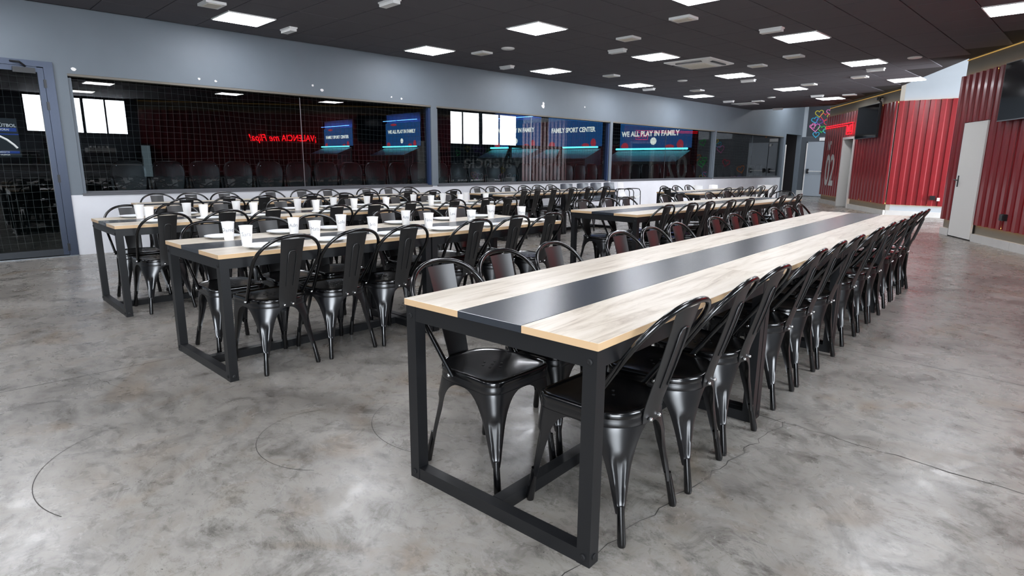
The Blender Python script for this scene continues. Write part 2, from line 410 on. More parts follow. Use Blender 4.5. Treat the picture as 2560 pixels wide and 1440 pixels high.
# far wall with a dark doorway and grey fire door
FY = 26.4
wf = MB()
wf.box(-9.62, 2.9, FY, FY+.2, 2.38, 3.95); wf.box(-7.56, 2.9, FY, FY+.2, 0, 2.38)
wall_far = ob('wall_far', wf, 'wall_pale'); struct(wall_far, 'pale grey far wall above the doors')
ob('dark_panel', MB().box(-9.62, -9.29, FY-.01, FY+.2, 0, 2.40), 'wall_dark', wall_far); ob('dark_panel', MB().box(-9.29, -7.5, FY-.012, FY+.2, 2.20, 2.40), 'wall_dark', wall_far)
ob('skirting', MB().box(-9.58, -9.29, FY-.03, FY-.01, 0, .24), 'plinth', wall_far)
ps = struct(empty('door_4', (WX, 0, 0), WPSI), 'open dark doorway at the far end of the window wall')
ob('white_jamb', MB().box(-.17, .01, 24.8, 24.88, 0, 2.05), 'door_white', ps)
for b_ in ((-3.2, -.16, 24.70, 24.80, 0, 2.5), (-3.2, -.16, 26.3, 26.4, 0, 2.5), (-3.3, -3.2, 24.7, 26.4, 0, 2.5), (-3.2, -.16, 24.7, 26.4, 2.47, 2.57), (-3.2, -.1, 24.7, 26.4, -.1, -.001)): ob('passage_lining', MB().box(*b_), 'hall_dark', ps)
d2 = struct(empty('door_2', (0, FY, 0)), 'grey metal double fire door with push bars')
for x0, x1 in ((-9.24, -8.42), (-8.39, -7.57)):
    ob('leaf', MB().box(x0, x1, -.035, .03, .02, 2.16), 'door_grey', d2)
    h = ob('push_bar', MB().tube([(x0+.10, -.11, 1.02), (x1-.10, -.11, 1.02)], .017, 8), 'white_plastic', d2)
    for xx in (x0+.07, x1-.13): ob('bar_bracket', MB().box(xx, xx+.06, -.13, -.035, .93, 1.12), 'dark_plastic', d2)
ob('door_frame', MB().box(-9.285, -9.245, -.04, .03, 0, 2.2), 'white_plastic', d2); ob('door_frame', MB().box(-9.285, -7.55, -.04, .03, 2.16, 2.2), 'door_grey', d2)
ob('closer', MB().box(-8.53, -8.44, -.09, -.035, 2.04, 2.14), 'white_plastic', d2)
ex = tag(empty('exit_light', (-8.62, FY-.014, 2.25)), 'white emergency light box above the grey fire door', 'emergency light')
ob('housing', MB().box(-.19, .19, -.06, 0, -.02, .11), 'white_plastic', ex); ob('diffuser', MB().box(-.17, .17, -.066, -.06, -.01, .09), 'white_plastic', ex)

def heart_pts(cx, cz, s_, rot, n=28):
    o = []
    for i in range(n):
        t = 2*math.pi*i/n; x = 16*math.sin(t)**3; z = 13*math.cos(t)-5*math.cos(2*t)-2*math.cos(3*t)-math.cos(4*t)
        x, z = x*s_/17, z*s_/17; o.append((cx+x*math.cos(rot)-z*math.sin(rot), cz+x*math.sin(rot)+z*math.cos(rot)))
    return o
HC_ = ['yellow', 'red', 'pink', 'green', 'blue', 'purple', 'white', 'orange']
mu = tag(empty('heart_mural', (0, FY, 0)), 'dark mural of coloured neon hearts above the fire door', 'mural')
ob('ground', MB().box(-9.36, -6.7, -.008, 0, 2.405, 3.9), 'mural_dark', mu)
hp = [(-8.33, 3.17, .15, 'yellow', .1), (-8.12, 3.04, .17, 'red', -.1), (-8.46, 2.94, .13, 'blue', .3), (-8.30, 2.88, .13, 'purple', -.5), (-8.42, 2.66, .17, 'pink', .1),
      (-8.52, 2.72, .11, 'pink', .6), (-8.19, 2.60, .14, 'green', 0), (-8.0, 2.82, .14, 'red', .1), (-7.93, 3.02, .12, 'yellow', -.2), (-7.98, 3.22, .11, 'pink', .1),
      (-8.37, 2.40, .12, 'blue', 0), (-8.0, 2.52, .13, 'blue', .2), (-7.7, 3.1, .16, 'green', .1), (-7.75, 2.75, .15, 'purple', -.1), (-7.7, 2.45, .12, 'orange', .2)]
for x, z, s_, c_, r_ in [(a*1.0732, 1.264+(b-1.264)*1.0732, c*1.0732, d, e) for a, b, c, d, e in hp]:
    ob('heart', MB().tube([(a, -.012, b) for a, b in heart_pts(x, z, s_, r_)], .017, 6, closed=True), 'heart_'+c_, mu)

ob('ground', MB().box(-7.5, -2.6, -.008, 0, .02, 2.40), 'mural_dark', mu)
kq = random.Random(11)
for i in range(34):
    ob('heart', MB().tube([(a, -.014, b) for a, b in heart_pts(kq.uniform(-7.3, -3.0), kq.uniform(.35, 2.3), kq.uniform(.13, .22), kq.uniform(-.4, .4), 20)], .02, 5, closed=True), 'heart_'+kq.choice(HC_), mu)
# ceiling: slab, recessed grid of tiles, higher slab beyond
slab = [(-10, -6), (3, -6), (3, 5.27), (-2.25, 13.9), (-4.15, 17.6), (-6.9, 21.65), (-10, 21.65)]
ceil = ob('ceiling', MB().prism(slab, H+.012, H+.22), 'ceiling_slab'); struct(ceil, 'dark grey tiled suspended ceiling')
up = ob('ceiling', MB().box(-10, 3.2, -6, 26.6, 3.95, 4.05), 'wall_pale'); struct(up, 'higher pale ceiling over the alcove and far end')
PX = [-8.77, -6.242, -3.714, -1.186, 1.342]; PY = [-2.77, .39, 3.55, 6.71, 9.87, 13.03, 16.19, 19.2]
lit = []
for ix, x in enumerate(PX):
    for y in PY:
        if ix == 2 and y > 17 or ix == 3 and y > 11 or ix == 4 and y > 5: continue
        lit.append((x, y))
def inside(x, y, m=.33):
    for (ax, ay), (bx, by) in (((3, 5.27), (-2.25, 13.9)), ((-2.25, 13.9), (-4.15, 17.6)), ((-4.15, 17.6), (-6.9, 21.65))):
        L_ = math.hypot(bx-ax, by-ay); d = ((bx-ax)*(y-ay)-(by-ay)*(x-ax))/L_
        if d < m and min(ay, by)-m < y < max(ay, by)+m: return False
    return True
PIT = .632
tiles = []
for i in range(-2, 19):
    for j in range(-15, 29):
        x, y = -8.77+PIT*i, 3.55+PIT*j
        if x < -9.75 or x > 2.8 or y > 21.4 or not inside(x, y): continue
        if any(abs(x-a) < .3 and abs(y-b) < .33 for a, b in lit): continue
        q = px((x, y, H)); vis = q and -60 < q[0] < 2620 and q[1] > -40
        tiles.append((0 if vis else 1, math.hypot(x, y), x, y))
tiles.sort()
h_ = .311; tm = MB().ring([[(-h_, -h_, .012), (h_, -h_, .012), (h_, h_, .012), (-h_, h_, .012)], [(-h_, -h_, .003), (h_, -h_, .003), (h_, h_, .003), (-h_, h_, .003)],
                          [(-h_+.004, -h_+.004, 0), (h_-.004, -h_+.004, 0), (h_-.004, h_-.004, 0), (-h_+.004, h_-.004, 0)]]).mesh('ceiling_tile')
rest = MB()
for k, (_, _, x, y) in enumerate(tiles):
    if k < 300: place('ceiling_tile', tm, 'ceiling_tile', ceil, (x, y, H+random.uniform(-.001, .001)))
    else: rest.box(x-h_, x+h_, y-h_, y+h_, H, H+.012)
rt_ = ob('ceiling_tiles', rest, 'ceiling_tile', ceil); rt_['kind'] = 'stuff'
# light panels
fr = MB().prism([(-.316, -.316), (.316, -.316), (.316, .316), (-.316, .316)], -.012, .012).mesh('panel_frame')
df = MB().box(-.298, .298, -.298, .298, -.0145, -.0122).mesh('diffuser')
colname = ['beside the window wall', 'over the second aisle', 'over the front tables', 'towards the red wall', 'above the bar']
cnt = {}
for x, y in lit:
    ix = PX.index(x); off = (ix == 0 and y > 19)
    e = empty('light_panel', (x, y, H)); place('frame', fr, 'white_plastic', e)
    if off:
        d_ = MB().box(-.298, .298, -.298, .298, -.0145, -.0122).mesh('diffuser'); place('diffuser', d_, 'white_plastic', e)
    else: place('diffuser', df, 'panel_light', e)
    cnt[ix] = cnt.get(ix, 0)+1
    tag(e, ('unlit ' if off else 'glowing ')+'ceiling panel, %s from camera, in the row %s' % (ordi(cnt[ix]-1), colname[ix]), 'ceiling light', 'square ceiling light panels')
for x, y, w_ in ((-8.85, 24.3, 'over the dark doorway'), (-7.9, 23.6, 'beside the heart mural'), (-5.6, 24.6, 'added behind the toilet wall')):  # panel behind the toilet wall is unseen, added to light the corridor
    e = empty('light_panel', (x, y, 3.938)); place('frame', fr, 'white_plastic', e); place('diffuser', df, 'panel_light', e)
    tag(e, 'glowing ceiling panel of the raised far ceiling, '+w_, 'ceiling light', 'square ceiling light panels')
# small ceiling boxes
def emerg(x, y, i):
    e = empty('emergency_light', (x, y, H))
    ob('base', MB().box(-.16, .16, -.06, .06, -.02, .012), 'white_plastic', e)
    ob('lens', MB().prism([(-.15, -.05), (.15, -.05), (.15, .05), (-.15, .05)], -.055, -.02), 'white_plastic', e)
    tag(e, 'white boxy emergency light on the dark ceiling, %s nearest the camera' % ordi(i), 'emergency light', 'ceiling emergency lights')
for i, (x, y) in enumerate(sorted([(-8.89, 4.24), (-6.52, 4.4), (-8.99, 8.8), (-6.35, 8.84), (-3.81, 8.99), (-6.31, 13.87), (-8.87, 13.78), (-3.76, 13.97), (-6.25, 18.14), (-8.74, 17.99), (-8.61, 21.4)], key=lambda q: math.hypot(*q))): emerg(x, y, i)
def speaker(x, y, i):
    e = empty('ceiling_speaker', (x, y, H)); ob('housing', MB().box(-.15, .15, -.12, .12, -.03, .012), 'white_plastic', e)
    ob('grille', MB().box(-.11, .11, -.08, .08, -.034, -.03), 'vent_cream', e)
    tag(e, 'flat white square speaker on the dark ceiling, %s nearest the camera' % ordi(i), 'speaker', 'flat square ceiling speakers')
for i, (x, y) in enumerate(sorted([(-8.21, 2.95), (-8.24, 7.45), (-5.65, 8.14), (-4.39, 7.56), (-8.2, 11.23), (-4.4, 11.42), (-5.3, 12.0), (-4.32, 14.97), (-5.57, 15.55), (-5.54, 18.5), (-8.08, 18.56), (-8.12, 14.89)], key=lambda q: math.hypot(*q))): speaker(x, y, i)
for i, (x, y) in enumerate([(-7.62, 7.48), (-7.48, 13.0), (-2.9, 13.0), (-7.39, 17.83)]):
    e = empty('round_vent', (x, y, H)); ob('rim', MB().lathe([(.0, .012), (.11, .012), (.115, -.012), (.10, -.02), (.085, -.016)], 28), 'white_plastic', e, smooth=40)
    ob('disc', MB().lathe([(.085, -.016), (.08, -.022), (0, -.024)], 28), 'white_plastic', e, smooth=40)
    tag(e, ['round white ceiling disc beside the second light of the window row', 'round white ceiling disc left of the air-conditioning cassette', 'round white ceiling disc near the red corrugated wall',
            'round white ceiling disc farthest from the camera'][i], 'ceiling vent', 'round ceiling discs')
ac = tag(empty('air_conditioner', (-6.0, 11.0, H)), 'square white ceiling air-conditioning cassette with a cream grille', 'air conditioner')
g = .475
ob('panel', MB().ring([[(-g, -g, 0), (g, -g, 0), (g, g, 0), (-g, g, 0)], [(-g, -g, -.02), (g, -g, -.02), (g, g, -.02), (-g, g, -.02)],
                       [(-.33, -.33, -.055), (.33, -.33, -.055), (.33, .33, -.055), (-.33, .33, -.055)]]), 'white_plastic', ac)
for a in range(4):
    o = ob('louvre', MB().box(-.26, .26, -.42, -.36, -.052, -.036), 'dark_plastic', ac); o.rotation_euler[2] = R(90*a)
ob('grille', MB().box(-.25, .25, -.25, .25, -.062, -.055), 'vent_cream', ac)
for k in range(9): ob('grille_slat', MB().box(-.23, .23, -.22+k*.053, -.195+k*.053, -.068, -.062), 'vent_cream', ac)

# ------------------------------------------------------------------ red corrugated walls on the right
PITCH = .22
def profile(t0, t1):
    pts = []; t = math.floor(t0/PITCH)*PITCH
    while t < t1+PITCH:
        for dt, y in ((0, -.065), (.085, -.065), (.105, -.03), (.2, -.03)): pts.append((t+dt, y))
        t += PITCH
    out = [p_ for p_ in pts if t0 < p_[0] < t1]
    def at(t):
        for (a, ya), (b, yb) in zip(pts, pts[1:]):
            if a <= t <= b: return ya+(yb-ya)*(t-a)/max(b-a, 1e-6)
        return -.03
    return [(t0, at(t0))]+out+[(t1, at(t1))]
def clad(parent, t0, t1, z0, z1):
    t = t0
    while t < t1-.01:
        e = min(t+.88, t1)
        if t1-e < .2: e = t1
        pr = profile(t, e-.002); ob('cladding_sheet', MB().sheet([[(a, y, z0) for a, y in pr], [(a, y, z1) for a, y in pr]], .004, -1), 'red_clad', parent)
        t = e
def slant(name, A, B, openings, label, ztop=3.95, cover=True):
    d = Vector((B[0]-A[0], B[1]-A[1])); Ln = d.length; e = empty(name, (A[0], A[1], 0), math.atan2(d.y, d.x)); struct(e, label)
    segs = []; t = 0
    for a, b, zt in openings:
        segs.append((t, a)); t = b
    segs.append((t, Ln))
    mb = MB()
    for a, b in segs: mb.box(a, b, 0, .2, 0, ztop)
    for a, b, zt in openings: mb.box(a, b, 0, .2, zt, ztop)
    ob('backing', mb, 'wall_pale' if not openings else 'band_grey', e)
    for a, b in segs:
        k = a
        while k < b-.01:
            q = min(k+1.2, b); ob('plinth_tile', MB().box(k+.002, q-.002, -.05, 0, 0, .13), 'plinth', e); k = q
        clad(e, a, b, .285, 2.86)
        ob('led_strip', MB().box(a+.02, b-.02, -.024, -.012, .300, .312), 'led_warm', e)
        ob('led_strip', MB().box(a+.02, b-.02, -.024, -.012, 2.835, 2.845), 'led_warm', e)
    for a, b, zt in openings:
        clad(e, a, b, zt, 2.86); ob('led_strip', MB().box(a+.02, b-.02, -.024, -.012, 2.835, 2.845), 'led_warm', e)
    return e, Ln
A_, B_ = (-7.25, 22.4), (-4.2, 17.95)
wc, Lw = slant('wall_right', A_, B_, [(1.84, 2.74, 2.05)], 'dark red corrugated wall with the toilet doorway and number')
ob('cove_led', MB().box(0, Lw, -.02, -.005, H-.03, H-.015), 'led_cove', wc)
for b in ((1.80, 1.86, -.08, .22, 0, 2.12), (2.72, 2.78, -.08, .22, 0, 2.12), (1.80, 2.78, -.08, .22, 2.05, 2.12)): ob('white_door_frame', MB().box(*b), 'door_white', wc)
for b in ((1.5, 3.1, 1.5, 1.6, 0, 2.3), (1.4, 1.5, .2, 1.6, 0, 2.3), (3.1, 3.2, .2, 1.6, 0, 2.3), (1.4, 3.2, .2, 1.6, 2.3, 2.4)): ob('lobby_wall', MB().box(*b), 'wall_dark', wc)
# lettering and neon on that wall
for nm, body, sz, t, z, wd in (('lettering', 'Nº', .40, .60, 1.89, .32), ('lettering', '02', 1.42, .83, 1.055, .86)):
    o = wall_text(nm, body, sz, 'text_white', wc, (t, -.069, z), (R(90), 0, 0), width=wd, extrude=.003, bold=.018 if body == '02' else .008)
    o['label'] = 'white painted '+('number 02' if body == '02' else 'Nº mark')
rw = wc.rotation_euler[2]; dw = Vector((math.cos(rw), math.sin(rw), 0)); nw = Vector((math.sin(rw), -math.cos(rw), 0))
def onw(e, t, y, z):
    r_ = e.rotation_euler[2]; return (e.location.x+math.cos(r_)*t-math.sin(r_)*y, e.location.y+math.sin(r_)*t+math.cos(r_)*y, z)
ne = tag(empty('neon_sign', onw(wc, 0, 0, 0), rw), 'red neon line ending in the letters WC above the doorway', 'neon sign')
ob('neon_tube', MB().tube([(.05, -.10, 2.475), (2.12, -.10, 2.475), (2.12, -.10, 2.25)], .008, 8), 'neon_red', ne)
ob('neon_tube', MB().tube([(.05, -.10, 2.53), (2.60, -.10, 2.53), (2.60, -.10, 2.20), (2.12, -.10, 2.20), (2.12, -.10, 2.25)], .008, 8), 'neon_red', ne)
ob('letter_w', MB().tube([(2.18, -.10, 2.47), (2.21, -.10, 2.27), (2.26, -.10, 2.40), (2.31, -.10, 2.27), (2.35, -.10, 2.47)], .008, 6), 'neon_red', ne)
ob('letter_c', MB().tube([(2.48+.08*math.cos(R(a_)), -.10, 2.37+.105*math.sin(R(a_))) for a_ in range(50, 311, 20)], .008, 6), 'neon_red', ne)
ob('backing_rail', MB().box(.05, 2.6, -.085, -.066, 2.49, 2.515), 'dark_plastic', ne)
def tv(name, e, t0, t1, z0, z1, label, tilt=0):
    o = tag(empty(name, onw(e, (t0+t1)/2, -.07, (z0+z1)/2), e.rotation_euler[2]), label, 'television'); w, h = (t1-t0)/2, (z1-z0)/2
    ob('housing', MB().box(-w, w, -.10, -.04, -h, h), 'dark_plastic', o); ob('screen', MB().box(-w+.012, w-.012, -.103, -.0995, -h+.02, h-.012), 'screen_black', o)
    ob('wall_bracket', MB().box(-.2, .2, -.04, .004, -.2, .2), 'dark_plastic', o); ob('lower_trim', MB().box(-w, w, -.104, -.099, -h, -h+.012), 'steel_grey', o)
    return o
tv('television', wc, 3.10, 4.62, 2.01, 2.90, 'large black wall television beside the neon WC sign')
cc = tag(empty('security_camera', onw(wc, 4.35, -.01, 3.0), rw), 'small black dome camera on the band above the television', 'camera')
ob('bracket', MB().tube([(0, 0, .06), (0, -.07, .05), (0, -.08, -.03), (0, -.03, -.07)], .022, 8), 'dark_plastic', cc, smooth=40)
ob('dome', MB().lathe([(0, -.05), (.05, -.04), (.06, 0), (.05, .04), (0, .05)], 16, (0, -.10, .02)), 'dark_plastic', cc, smooth=40)
# brightly lit alcove wall
bw, Lb = slant('wall_right', (-4.2, 18.0), (-1.6, 18.24), [], 'bright red corrugated alcove wall under a pale band')
def sockets(e, t, z, label):
    s_ = tag(empty('wall_socket', onw(e, t, -.066, z), e.rotation_euler[2]), label, 'socket')
    ob('box', MB().box(-.055, .055, -.06, 0, -.05, .05), 'dark_plastic', s_); ob('cover', MB().box(-.045, .045, -.07, -.06, -.04, .04), 'dark_plastic', s_)
    return s_
sockets(bw, .98, .49, 'black wall socket low on the bright red alcove wall')
sw = tag(empty('wall_switch', onw(bw, 1.10, -.066, .455), bw.rotation_euler[2]), 'tiny white switch beside the socket on the bright red wall', 'switch')
ob('plate', MB().box(-.03, .03, -.012, 0, -.04, .04), 'white_plastic', sw); ob('rocker', MB().box(-.015, .015, -.018, -.012, -.025, .025), 'white_plastic', sw)
# near red wall with the white door
nr, Ln_ = slant('wall_right', (-2.25, 13.9), (3.0, 5.27), [(.37, 1.20, 2.03)], 'dark red corrugated wall at the right edge')
ob('cove_led', MB().box(0, Ln_, -.02, -.005, H-.03, H-.015), 'led_cove', nr)
d3 = struct(empty('door_3', (-2.25, 13.9, 0), nr.rotation_euler[2]), 'plain white door in the red corrugated wall')
ob('leaf', MB().box(.385, 1.19, -.062, -.02, .02, 2.02), 'door_white', d3); ob('dark_reveal', MB().box(.37, .384, -.06, .2, 0, 2.03), 'dark_plastic', d3); ob('dark_reveal', MB().box(1.191, 1.20, -.03, .2, 0, 2.03), 'dark_plastic', d3)
ob('back_panel', MB().box(.37, 1.2, .1, .12, 0, 2.03), 'hall_dark', d3)
hd = ob('handle_plate', MB().box(.455, .485, -.072, -.062, .90, 1.10), 'dark_plastic', d3); ob('handle_lever', MB().tube([(.47, -.07, 1.02), (.47, -.11, 1.02), (.58, -.11, 1.02)], .011, 8), 'dark_plastic', hd)
ob('handle_stub', MB().tube([(.47, -.11, 1.02), (.41, -.11, 1.03)], .009, 6), 'dark_plastic', hd)
tv('television', nr, 1.70, 3.25, 1.96, 2.84, 'large black wall television cut by the right edge of the picture')
sockets(nr, 2.21, .49, 'black wall socket low on the dark red wall at right')
# reflected neon sign, further along the same wall
nsd = tag(empty('neon_sign', onw(nr, 5.7, 0, 0), nr.rotation_euler[2]), 'red neon slogan sign, seen mirrored in the longest window', 'neon sign')
wall_text('letters', '¡VALENCIA', .30, 'neon_slogan', nsd, (-.52, -.09, 2.03), (R(90), 0, 0), width=1.12, extrude=.004)
o_ = wall_text('letters', 'me Flipa!', .32, 'neon_slogan', nsd, (.60, -.09, 2.03), (R(90), 0, 0), width=.92, extrude=.004)
for v in o_.data.vertices: v.co.x += v.co.y*.22
ob('backing_rail', MB().box(-1.1, 1.1, -.085, -.066, 2.02, 2.04), 'dark_plastic', nsd)
# outer wall, back wall
wo = ob('wall_right', MB().box(3.0, 3.2, -6, 26.6, 0, 4.0), 'wall_grey'); struct(wo, 'outer wall behind the bar with high daylit windows')
wb = ob('wall_back', MB().box(-10, 3.2, -6.2, -6, 0, 4.0), 'wall_grey'); struct(wb, 'grey wall behind the photographer')
for k, (a, b, z0, z1) in enumerate([(2.36, 3.02, 2.08, 3.1), (3.1, 3.75, 2.08, 3.1), (3.82, 4.36, 2.08, 3.1), (4.40, 4.92, 2.08, 3.1), (-5.2, -3.1, .35, 2.5), (-3.0, -.9, .35, 2.5),  # the two low wide panes are unseen, added to give the chairs sheen
                                    (17.99, 18.68, 2.15, 3.6), (18.75, 19.74, 2.15, 3.6), (19.95, 21.02, 2.15, 3.6), (21.11, 22.24, 2.15, 3.6)]):
    w = struct(empty('window_%d' % (k+5), (3.0, 0, 0)), 'one of several daylit frosted panes in the outer wall, two added')
    ob('pane', MB().box(-.012, -.006, a, b, z0, z1), 'day_light', w)
    for q in ((a-.03, a, z0-.03, z1+.03), (b, b+.03, z0-.03, z1+.03), (a, b, z0-.03, z0), (a, b, z1, z1+.03)): ob('frame', MB().box(-.03, 0, *q), 'alu_dark', w)
for k, (a, b) in enumerate([(11.4, 12.9), (13.0, 14.5), (14.6, 16.1), (16.2, 17.7)]):
    w = struct(empty('window_%d' % (k+15), (3.0, 0, 0)), 'tall daylit glazing at the open side of the alcove')
    ob('pane', MB().box(-.012, -.006, a, b, .3, 3.4), 'alcove_daylight', w)
    for q in ((a-.04, a, .25, 3.45), (b, b+.04, .25, 3.45), (a, b, .25, .3), (a, b, 3.4, 3.45)): ob('frame', MB().box(-.03, 0, *q), 'alu_dark', w)
mw = tag(empty('heart_mural', (2.98, 0, 0)), 'heart mural with white script, seen mirrored in the second window', 'mural')
ob('ground', MB().box(-.01, 0, 17.6, 24.4, .1, 2.1), 'mural_dark', mw)
wall_text('lettering', 'Valencia', 1.0, 'text_white', mw, (-.02, 20.7, 1.3), (R(90), 0, R(-90)), width=4.0, extrude=.004)
k_ = random.Random(3)
for i in range(26):
    y, z = k_.uniform(17.9, 24.1), k_.choice([k_.uniform(.3, .95), k_.uniform(1.65, 2.0), k_.uniform(.3, .95)])
    ob('heart', MB().tube([(-.02, a, b) for a, b in heart_pts(y, z, k_.uniform(.12, .22), k_.uniform(-.4, .4))], .016, 6, closed=True), 'heart_'+k_.choice(HC_), mw)

# ------------------------------------------------------------------ sports hall beyond the glass
hf = ob('floor', MB().box(-75, -9.95, -14, 34, -.12, -.02), 'turf_dark'); struct(hf, 'dark artificial turf of the sports hall beyond the glass')
for b, m_, nm in (((-75, -9.5, 33.9, 34.1, 0, 9), 'hall_dark', 'wall_far'), ((-75, -9.98, -14.2, -14, 0, 9), 'hall_dark', 'wall_back'), ((-75.2, -75, -14, 34, 0, 9), 'hall_red', 'wall_left')):
    struct(ob(nm, MB().box(*b), m_), 'dark wall of the sports hall')
struct(ob('ceiling', MB().box(-75, -9.98, -14, 34, 8.9, 9.1), 'hall_dark'), 'dark roof of the sports hall')
struct(ob('wall_right', MB().box(-9.6, -9.4, 26.5, 34, 0, 9), 'hall_dark'), 'dark side wall of the sports hall')
# lit banners with turf ramps
BN = [(-54, 5.3, 'FAMILY SPORT CENTER', 2.75, 4.4), (-43.2, 4.9, 'WE ALL PLAY IN FAMILY', 2.6, 4.5), (-29.7, 4.4, 'WE ALL PLAY IN FAMILY', 2.35, 4.1), (-24.6, 4.3, 'FAMILY SPORT CENTER', 2.3, 4.3), (-18.8, 4.6, 'WE ALL PLAY IN FAMILY', 2.15, 3.85)]
for i, (x, w, tx, z0, z1) in enumerate(BN):
    e = tag(empty('lit_banner', (x, 30, 0)), 'lit blue banner beyond the glass, %s from the left' % ordi(i), 'banner', 'lit banners in the sports hall')
    ob('cloth', MB().box(-w/2, w/2, 0, .08, z0, z1), 'banner_blue', e)
    wall_text('lettering', tx, .4, 'banner_white', e, (-.1 if i != 4 else -.3, -.02, z0+(z1-z0)*((.46 if i == 4 else .62) if 'ALL' in tx else .5)), (R(90), 0, 0), width=w*.82, extrude=.006, bold=.012)
    for sx, sz, wd, hg in ((-.42, .06, .5, .36), (.22, .04, .55, .2), (.36, .1, .4, .45), (-.25, .93, .9, .16)):
        pl = [(w*sx+wd*.5*math.cos(a*.628)*(1+.15*math.sin(3*a)), z0+(z1-z0)*sz+hg*.6*math.sin(a*.628)) for a in range(10)]
        pl = [(a, min(max(b, z0+.01), z1-.01)) for a, b in pl]
        ob('red_motif', MB().prism(pl, -.03, -.005, 'y'), 'banner_glow_red', e)
    if 'ALL' in tx: ob('emblem', MB().lathe([(0, 0), (.16, 0), (.21, .02), (.16, .04), (0, .04)], 9), 'banner_white', e, (0, -.05, z0+(z1-z0)*.22)).rotation_euler = (R(90), 0, 0)
    ob('glow_catcher', MB().box(-w/2, w/2, .1, .16, z1, z1+.75), 'wall_white', e)  # added behind the tube to catch its blue glow above the cloth
    ob('blue_led_tube', MB().tube([(-w/2, -.25, z1+.18), (w/2, -.25, z1+.18)], .012, 8), 'led_blue', e)
    ob('cyan_led_tube', MB().tube([(-w/2, -.35, z0-.06), (w/2, -.35, z0-.06)], .05, 8), 'led_cyan', e)
    ob('turf_ramp', MB().add([(-w/2-.05, -.1, z0-.15), (w/2+.05, -.1, z0-.15), (w/2+.05, -1.6, z0-.75), (-w/2-.05, -1.6, z0-.75), (-w/2-.05, -.1, 0), (w/2+.05, -.1, 0), (w/2+.05, -1.6, 0), (-w/2-.05, -1.6, 0)],
       [(0, 1, 2, 3), (4, 5, 6, 7), (3, 2, 6, 7), (0, 1, 5, 4), (0, 3, 7, 4), (1, 2, 6, 5)]), 'plinth', e)
# net
k_ = random.Random(5); nb = MB(); SP = .1
def wob(y, z): return -1.1+.05*math.sin(y*1.7+z)+.03*math.sin(y*4.1)
y = -.3
while y < 24.4:
    zz = [i*.3 for i in range(11)]
    nb.tube([(wob(y, z), y+.02*math.sin(z*2+y*3), z) for z in zz], .0021, 3, cap=False); y += SP*.9
for j in range(1, 31):
    z = j*SP; nb.tube([(wob(-.3+i*.4, z), -.3+i*.4, z+.012*math.sin(i*1.3+j)) for i in range(62)], .0021, 3, cap=False)
nt_ = ob('sports_net', nb, 'net_cord', loc=(WX, 0, 0), rz=WPSI); tag(nt_, 'knotted sports net hanging behind the windows and spectator seats', 'net'); nt_['kind'] = 'stuff'
# goal
gp = tag(empty('goal_frame', (WX-3.2, 12.9, 0), WPSI), 'small football goal with net beyond the second window', 'goal')
for a, b in (((0, 0, 0), (0, 0, 1.75)), ((0, 2.3, 0), (0, 2.3, 1.75)), ((0, -.04, 1.75), (0, 2.34, 1.75)), ((0, 2.3, 1.7), (-.9, 2.3, .2)), ((0, 0, 1.7), (-.9, 0, .2))): ob('post', MB().tube([a, b], .045, 8), 'goal_steel', gp)
gn = MB()
for i in range(19): gn.tube([(-.1-.1*math.sin(i), .0+i*.128, 1.72), (-.35-.08*math.sin(i*2), .0+i*.128, 1.0), (-.7, .0+i*.128, 0)], .004, 3, cap=False)
for j in range(12): gn.tube([(-.12-.05*j, i*.23, 1.7-j*.14+.06*math.sin(i*2+j)) for i in range(11)], .004, 3, cap=False)
o_ = ob('goal_net', gn, 'net_cord', gp); o_['kind'] = 'stuff'

# spectator seats
def spectator():
    e = empty('spectator_seat')
    out = [(-.19, .78), (-.215, .92), (-.235, 1.08), (-.225, 1.16), (-.175, 1.235), (-.12, 1.26), (.12, 1.26), (.175, 1.235), (.225, 1.16), (.235, 1.08), (.215, .92), (.19, .78)]
    def sc(k, dx): return [(-.02-(z-.78)*.16*-1*0 + dx + (1.0-z)*.10, y*k, 1.02+(z-1.02)*k) for y, z in out]
    ob('backrest', MB().ring([[(a-.05, b, c) for a, b, c in sc(.86, 0)], sc(.92, -.035), sc(1.0, -.02), sc(1.0, .0), sc(.93, .012), sc(.84, .004)]).add([(a-.05, b, c) for a, b, c in sc(.86, 0)], [tuple(range(12))]), 'seat_plastic', e, smooth=35)
    ob('seat_pan', MB().ring([[(x_-.02, y_, z_+.0) for x_, y_, z_ in [(-.08, -.2, .50), (-.08, .2, .50), (-.02, .21, .86), (-.02, -.21, .86)]], [(x_+.04-.06, y_, z_) for x_, y_, z_ in [(-.12, -.19, .51), (-.12, .19, .51), (-.08, .2, .85), (-.08, -.2, .85)]]]), 'seat_plastic', e)
    for s_ in (-1, 1):
        ob('side_bracket', MB().prism([(-.16, .42), (.03, .42), (.035, .80), (.0, 1.0), (-.03, .98), (-.04, .7)], s_*.235-.012, s_*.235+.012, 'y'), 'seat_plastic', e)
        ob('rivet', MB().lathe([(.007, 0), (.006, .004), (0, .005)], 8, (0, 0, 0)), 'bolt_steel', e, (.0, s_*.16, 1.185)).rotation_euler = (0, R(90), 0)
    ob('foot_rail', MB().box(-.14, -.04, -.26, .26, .36, .43), 'steel_grey', e); ob('support_leg', MB().box(-.12, -.06, -.03, .03, -.02, .36), 'steel_grey', e)
    return e
sp = spectator(); T = tree(sp)
n = 0; y = 2.33
while y < 24.3:
    o = sp if n == 0 else dup(sp, T)
    o.location = (WX-.52+.01134*y, y, 0); o.rotation_euler[2] = WPSI
    tag(o, 'dark plastic spectator seat behind the windows, %s from the glass door' % ordi(n), 'seat', 'row of spectator seats behind the glass'); n += 1; y += .521

